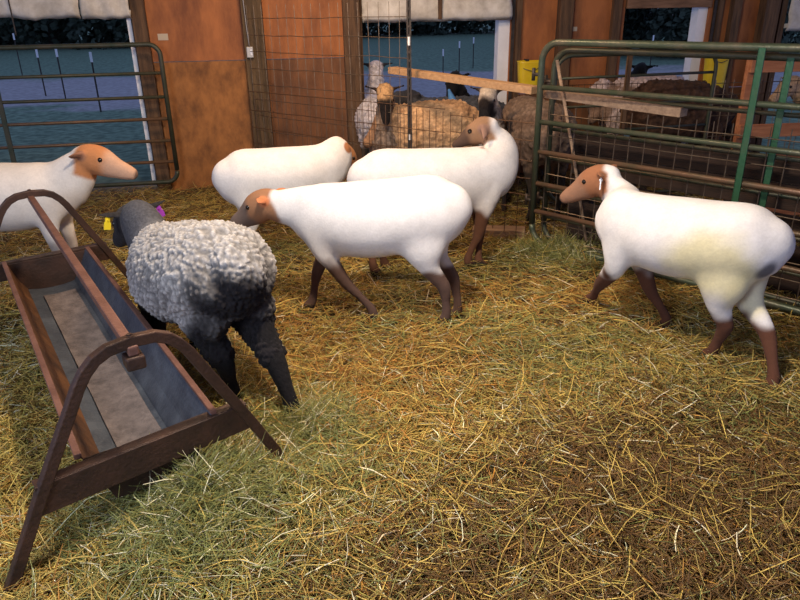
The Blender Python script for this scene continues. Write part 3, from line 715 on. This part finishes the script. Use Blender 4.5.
    for (sg, mk_, lab) in tags:
        for a, b, s2 in ear_seg:
            if s2 == sg:
                c = a + (b - a) * .55; e = bmesh.new(); ax = (b - a).normalized(); fl = V((0, 0, 1)); fl = (fl - ax * fl.dot(ax)).normalized(); nn = ax.cross(fl).normalized()
                c = c + V((0, 0, -.028)) - hd * .006
                for off in (.003,):
                    pts = []
                    for (x, y) in ((-.012, .008), (-.012, -.008), (-.018, -.015), (-.018, -.042), (.018, -.042), (.018, -.015), (.012, -.008), (.012, .008), (.006, .014), (-.006, .014)):
                        pts.append((x, y))
                    A = [e.verts.new(c + fl * y * 1.15 + ax * x + nn * off) for x, y in pts]; B = [e.verts.new(c + fl * y * 1.15 + ax * x + nn * (-off)) for x, y in pts]
                    e.faces.new(A); e.faces.new(B[::-1])
                    for k_ in range(len(pts)): e.faces.new((A[k_], B[k_], B[(k_ + 1) % len(pts)], A[(k_ + 1) % len(pts)]))
                tube(e, [c + nn * .008, c - nn * .008], .006, 8)
                o = obj('ear_tag', e, M[mk_], T_); o['label'] = lab
    if fleece:
        bm = bmesh.new(); k2 = 1.0
        loft(bm, [(x, y, z, a + .018, b + .018) for x, y, z, a, b in tor[:-1]] + [(.31 * bl, 0, .585 + slope * .31, .115, .15)], n=28, rmf=True)
        for li, (base, wt, sg) in enumerate(((fronts, fw_, 1), (fronts, fw_, -1), (hinds, hw_, 1), (hinds, hw_, -1))):
            d = V((0, 0, 0))
            if feet and feet[li] is not None:
                tgt = inv @ V(feet[li]); last = base[-1]; d = tgt - V((last[0], sg * last[1], 0))
            pts = [(p[0] + d.x * w, sg * p[1] + d.y * w, p[2] + d.z * w, p[3] + .025, p[4] + .025) for p, w in zip(base, wt)][:3 if li < 2 else 4]
            loft(bm, pts, side=(0, 1, 0), n=14)
        fm = remeshed(bm, .0062, 10, .5)
        n = len(fm.vertices); co = np.empty(n * 3, np.float32); fm.vertices.foreach_get('co', co); co = co.reshape(-1, 3).astype(float)
        nr = np.empty(n * 3, np.float32); fm.vertices.foreach_get('normal', nr); nr = nr.reshape(-1, 3).astype(float)
        fr = np.empty((n,)); 
        for i in range(n):
            p_ = V(co[i]); w = noise.noise_vector(p_ * 14) * .25
            q_ = V((p_.x * 52, p_.y * 52, p_.z * 40)) + w * 3
            dd_, _ = noise.voronoi(q_); fr[i] = dd_[0]
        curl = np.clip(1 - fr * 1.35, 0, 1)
        clump = np.array([noise.noise(V(c) * 9) for c in co])
        co2 = co + nr * (curl * .016 + clump * .010 - .004)[:, None]
        fm.vertices.foreach_set('co', co2.astype(np.float32).ravel())
        colf = np.tile(np.array([.43, .405, .39]), (n, 1))
        dark = np.array([.018, .016, .018])
        # dark breech at the back of the hindquarters and towards the legs
        dr = smoothstep(-.36, -.46, co[:, 0] + clump * .06) * (1 - smoothstep(.64, .74, co[:, 2] + clump * .05))
        dr = np.maximum(dr, 1 - smoothstep(.30, .44, co[:, 2] + clump * .08 - np.clip(-co[:, 0] - .15, 0, .25) * .55))
        nk = smoothstep(.36, .50, co[:, 0] + clump * .05)
        colf = colf * (1 - nk[:, None] * .75) + np.array([.12, .12, .13]) * nk[:, None] * .75
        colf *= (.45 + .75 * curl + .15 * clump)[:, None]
        colf = colf * (1 - dr[:, None]) + dark * dr[:, None]
        ca = fm.color_attributes.new('Col', 'FLOAT_COLOR', 'POINT')
        ca.data.foreach_set('color', np.concatenate([np.clip(colf, 0, 1), np.ones((n, 1))], 1).astype(np.float32).ravel())
        fm.materials.clear(); fm.materials.append(M['wool']); o = link('fleece', fm, None, T_, smooth=True); o['label'] = 'curly light grey fleece, dark at the rump'
    return T_

def Gh(u, v):
    p = G(u, v, .015); return (p.x, p.y, hgt(p.x, p.y))
BROWNL = (.10, .045, .026)
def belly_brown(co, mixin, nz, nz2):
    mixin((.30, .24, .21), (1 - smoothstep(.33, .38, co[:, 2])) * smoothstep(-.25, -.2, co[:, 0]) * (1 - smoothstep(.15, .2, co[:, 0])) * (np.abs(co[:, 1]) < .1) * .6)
# 1: middle sheep walking left
sheep('white sheep with a brown head walking left, in the middle of the floor', (-.16, 3.50), radians(168), 1.06, PY(270, 203, 3.62), PY(225, 222, 3.72),
      (Gh(308, 309), None, Gh(444, 324), Gh(430, 300)) if False else (Gh(372, 318), Gh(308, 309), Gh(443, 325), Gh(455, 314)), headc=(.30, .15, .08), facec=(.17, .12, .10), legc=(.11, .065, .05), earc=(.55, .20, .09), extra=belly_brown, neckmid=PY(302, 208, 3.58), legz=.34, ear_len=.9, neck_r=1.15, bodylen=.95, slope=-.08, lift=.01)  # orange ear colour carries the warm light falling on it
# 2: left back sheep
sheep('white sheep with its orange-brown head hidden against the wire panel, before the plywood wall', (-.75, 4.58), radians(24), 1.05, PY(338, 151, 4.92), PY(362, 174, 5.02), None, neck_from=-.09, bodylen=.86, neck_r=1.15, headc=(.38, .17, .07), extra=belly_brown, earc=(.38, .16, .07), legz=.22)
# 3: right back sheep looking over its shoulder
sheep('white sheep looking back over its shoulder, beside the wire panel', (.27, 4.30), radians(10), 1.10, PY(486, 128, 4.48), PY(450, 143, 4.56),
      (Gh(482, 266), Gh(470, 268), Gh(377, 276), Gh(388, 268)), headc=(.27, .155, .09), facec=(.09, .055, .04), earc=(.27, .16, .12), neckmid=PY(503, 147, 4.46), legc=(.13, .06, .035), extra=belly_brown, legz=.40, eardrop=.9, neck_r=1.0, head_s=1.0)  # own brown head, colour deepened for the shade on its face
# 4: right sheep
def stain(co, mixin, nz, nz2):
    d = np.sqrt(((co[:, 0] + .22) / .24) ** 2 + ((co[:, 2] - .56) / .19) ** 2)
    mixin((.66, .59, .30), (1 - smoothstep(.5, 1.1, d + nz * .12)) * smoothstep(.0, .08, co[:, 1]) * .75)
    d = np.sqrt(((co[:, 0] + .40) / .12) ** 2 + ((co[:, 2] - .42) / .14) ** 2)
    mixin((.64, .56, .28), (1 - smoothstep(.5, 1.1, d + nz * .12)) * .6)
    d = np.linalg.norm((co - np.array([-.44, .075, .57])) / np.array([.06, .045, .075]), axis=1)
    mixin((.09, .085, .10), (1 - smoothstep(.5, 1.1, d + nz * .2)) * .9)
sheep('white sheep with yellow-stained hindquarters walking towards the green gate at the right', (1.33, 3.10), radians(136), .985, PY(605, 178, 3.62), PY(564, 193, 3.74),
      (Gh(587, 305), Gh(664, 327), Gh(706, 358), Gh(768, 392)), headc=(.30, .13, .065), facec=(.30, .16, .10), legc=(.10, .042, .026), extra=stain, legz=.31, legf=.05, tags=((1, 'tagw', 'white ear tag'),), neckmid=PY(625, 203, 3.50), bodylen=.93, slope=-.03, lift=.055, neck_r=1.1, neck_from=-.03, leg_r=1.12)
# 5: far left sheep
sheep('white sheep with an orange-brown head at the left edge behind the trough', (-2.42, 4.12), radians(2), 1.08, PY(87, 158, 4.12), PY(128, 168, 4.12), None,
      headc=(.48, .20, .08), facec=(.55, .33, .22), earc=(.28, .14, .09), coat=(.72, .66, .60), legc=(.42, .36, .32), legz=.30)
# 6: grey lamb by the trough
sheep('grey curly-fleeced sheep with black legs standing beside the rusty trough', (-.94, 2.86), radians(133), 1.0, PY(134, 219, 3.38), PY(115, 238, 3.56),
      (None, None, Gh(232, 402), Gh(293, 419)), coat=(.30, .29, .29), headc=(.035, .033, .036), legc=(.012, .011, .012), neckc=(.075, .075, .085), earc=(.03, .028, .03), wool=.04, fleece=True, legz=.52,
      tags=((1, 'tagy', 'yellow ear tag'), (-1, 'tagp', 'purple ear tag')), neck_r=1.2, ear_up=.12, fat=1.12, leg_r=1.55, head_s=1.2, bodylen=.92, slope=-.17, ear_len=1.2)
# penned sheep behind the wire
def bg(label, x, y, yaw, sc, poll, nose, coat, headc, legc=(.03, .025, .022), wool=.05, **k):
    k.setdefault('earc', headc)
    return sheep(label, (x, y), radians(yaw), sc, poll, nose, None, coat=coat, headc=headc, legc=legc, wool=wool, voxel=.0155, **k)
bg('pale sheep with dark ears facing away in the middle opening', -.22, 7.15, 92, 1.12, PY(376, 68, 7.35), PY(376, 74, 7.62), (.85, .78, .80), (.75, .64, .62), earc=(.03, .03, .035), neckmid=PY(376, 80, 7.3))
bg('shaggy sheep with tan forehead and black face looking through the wire', -.06, 6.12, -92, .98, PY(385, 92, 5.68), PY(386, 117, 5.54), (.34, .25, .19), (.42, .25, .12), facec=(.015, .012, .012), earc=(.03, .02, .018), neckmid=PY(386, 105, 5.85))
bg('tan sheep broadside behind the low wire panel right of the steel post', .25, 5.82, 176, 1.2, PY(392, 118, 5.95), PY(375, 132, 5.9), (.68, .42, .23), (.40, .22, .12), bodylen=.72)
bg('slate grey sheep behind the back of the tan sheep', .42, 6.50, 178, 1.18, PY(412, 98, 6.6), PY(398, 110, 6.55), (.09, .095, .11), (.04, .04, .045))
bg('black sheep with raised head in the middle opening', .72, 7.3, -95, 1.0, PY(455, 79, 6.8), PY(450, 94, 6.65), (.018, .016, .018), (.012, .011, .012), voxel2=None) if False else bg('black sheep with raised head in the middle opening', .72, 7.3, -95, 1.0, PY(455, 79, 6.8), PY(450, 94, 6.65), (.018, .016, .018), (.012, .011, .012))
bg('pale grey sheep with a black muzzle facing the camera beneath the tan board', .86, 5.95, -100, 1.0, PY(489, 94, 5.50), PY(484, 112, 5.36), (.55, .46, .38), (.5, .42, .34), facec=(.03, .024, .022), earc=(.05, .035, .03))
bg('brown-grey woolly sheep facing away under the right end of the tan board', 1.12, 5.72, 97, 1.22, PY(530, 112, 6.1), PY(533, 125, 6.3), (.24, .165, .12), (.06, .04, .03))
bg('black sheep with raised head outside the right opening', 2.55, 8.3, -100, 1.05, PY(641, 70, 7.9), PY(637, 80, 7.75), (.016, .014, .016), (.010, .009, .010))
bg('pinkish cream sheep broadside in the right opening', 2.36, 6.86, 184, 1.28, PY(612, 95, 6.85), PY(603, 104, 6.8), (.75, .60, .58), (.30, .2, .15), bodylen=.8)
bg('dark brown sheep broadside behind the dark inner gate', 2.56, 6.25, 4, 1.32, PY(712, 104, 6.3), PY(722, 118, 6.3), (.09, .05, .035), (.03, .018, .014), bodylen=.75)
bg('cream sheep at the far right behind the orange board frame', 4.35, 6.35, 188, 1.0, PY(793, 84, 6.3), PY(780, 92, 6.25), (.50, .36, .22), (.5, .33, .2))
# unidentified pointed blue shape among the pen
t = bmesh.new(); p = PY(455, 108, 6.2); q = PY(449, 90, 6.2)
loft(t, [(p.x, 6.2, 0, .10, .10), (p.x, 6.2, p.z * .7, .085, .085), (p.x - .01, 6.2, p.z, .05, .05), (q.x, 6.2, q.z, .012, .014)], side=(1, 0, 0), n=16)
tag(obj('blue_item', t, M['bluep'], smooth=True), 'pointed blue sack standing among the penned sheep', 'item')

# ------------------------------------------------------------------ outside
def fpost(u, vb, vt, lab, m='tpost'):
    g = G(u, vb, -.03); zt = PY(u, vt, g.y).z
    t = thing('field_fence_post', lab, 'post', (g.x, g.y, -.03), 0, 'electric fence posts in the field')
    bm = bmesh.new(); tube(bm, [(0, 0, 0), (0, 0, zt + .03)], .015, 6); st = obj('stake', bm, M[m], t)
    bm = bmesh.new(); tube(bm, [(0, 0, zt - .12), (0, 0, zt + .05)], .022, 6); obj('insulator', bm, M['plastic_w'], st)
posts = ((23, 78, 34, 'leftmost thin fence post with white tip in the field of the left opening'), (46, 96, 50, 'thin dark post behind the leftmost white-tipped one in the left opening'), (66, 100, 49, 'thin fence post before the gravel lane, third from the left edge'),
         (101, 112, 53, 'tall thin fence post with white insulator nearest the white jamb'), (443, 75, 50, 'white-topped stake in the field beyond the middle opening'), (459, 74, 42, 'dark stake in the middle opening, right of the white-topped one'),
         (473, 68, 38, 'thin stake close to the white jamb of the middle opening'), (650, 66, 36, 'thin white-tipped stake beyond the right opening'))
for (u, vb, vt, lab) in posts: fpost(u, vb, vt, lab)
pw = [G(u, vb, 0) for u, vb in ((23, 78), (66, 100), (101, 112))]
def tree(x, y, h, r, lab, seed):
    t = thing('tree', lab, 'tree', (x, y, 0), 0, 'dark trees beyond the field')
    rr = random.Random(seed); bm = bmesh.new()
    tube(bm, [(0, 0, -.1), (.1, 0, h * .3), (0, .1, h * .6)], r * .08, 8); obj('trunk', bm, M['bark'], t)
    bm = bmesh.new()
    cl = [(rr.uniform(-r, r) * .75, rr.uniform(-r, r) * .7, h * rr.uniform(.06, .85), r * rr.uniform(.3, .55)) for _ in range(26)]
    for cx, cy, cz, cr_ in cl:
        for _ in range(300):
            d = V((rr.gauss(0, 1), rr.gauss(0, 1), rr.gauss(0, 1))).normalized(); c = V((cx, cy, cz)) + d * cr_ * rr.uniform(.6, 1.05)
            a = V((rr.gauss(0, 1), rr.gauss(0, 1), rr.gauss(0, 1))).normalized(); b = a.orthogonal(); s = rr.uniform(.10, .20) * r / 3.2
            bm.faces.new([bm.verts.new(c + a * s), bm.verts.new(c + b * s * .6), bm.verts.new(c - a * s), bm.verts.new(c - b * s * .6)])
    me = bpy.data.meshes.new('crown'); bm.to_mesh(me); bm.free(); link('crown', me, M['leaf'], t)
for i, x in enumerate(range(-48, 46, 5)):
    lab = 'dark tree in the distant tree line beyond the field'
    tree(x + R_.uniform(-1, 1), (40 if x < -8 else 50) + R_.uniform(-4, 4), R_.uniform(7, 10), R_.uniform(3.6, 4.8), lab, i)
for i, (x, y, h) in enumerate(((10.2, 25, 5), (12.8, 27, 6), (7.8, 27.5, 5), (15.5, 29, 6))):
    tree(x, y, h, 2.3, ('dark bushy tree beyond the right opening'), 50 + i)
for o in list(COL.objects):
    if o.get('label') == 'dark bushy tree beyond the right opening': o['group'] = 'dark bushes beyond the right opening'

# ------------------------------------------------------------------ light
w = bpy.data.worlds.new('dusk'); SC.world = w; w.use_nodes = True; nt = w.node_tree
bgn = nt.nodes['Background']; tc = nt.nodes.new('ShaderNodeTexCoord'); sx = nt.nodes.new('ShaderNodeSeparateXYZ'); crn = nt.nodes.new('ShaderNodeValToRGB')
nt.links.new(tc.outputs['Generated'], sx.inputs[0]); nt.links.new(sx.outputs['Z'], crn.inputs[0]); nt.links.new(crn.outputs[0], bgn.inputs[0])
e = crn.color_ramp.elements; e[0].position = 0; e[0].color = (.36, .38, .66, 1); e[1].position = .6; e[1].color = (.26, .40, .80, 1)
bgn.inputs[1].default_value = .9
def area(loc, aim, size, power, col, name, sy=None):
    l = bpy.data.lights.new(name, 'AREA'); l.energy = power; l.color = col; l.size = size
    if sy: l.shape = 'RECTANGLE'; l.size_y = sy
    o = bpy.data.objects.new(name, l); COL.objects.link(o); o.location = loc
    o.rotation_euler = (V(aim) - V(loc)).to_track_quat('-Z', 'Y').to_euler(); return o
area((.0, 2.2, 2.75), (.1, 2.9, 0), .28, 100, (1.0, .84, .67), 'barn_lamp')
area((-.6, 4.6, 2.75), (-.6, 5.1, 0), .4, 58, (1.0, .68, .42), 'barn_lamp_rear')
area((-2.0, -.7, 2.4), (-1.1, 1.9, .2), 1.3, 115, (.76, .86, 1.0), 'doorway_daylight', 1.8)
vs = SC.view_settings; SC.display_settings.display_device = 'sRGB'; vs.view_transform = 'Standard'; vs.look = 'None'; vs.exposure = 0.0; vs.gamma = 1; vs.use_curve_mapping = False
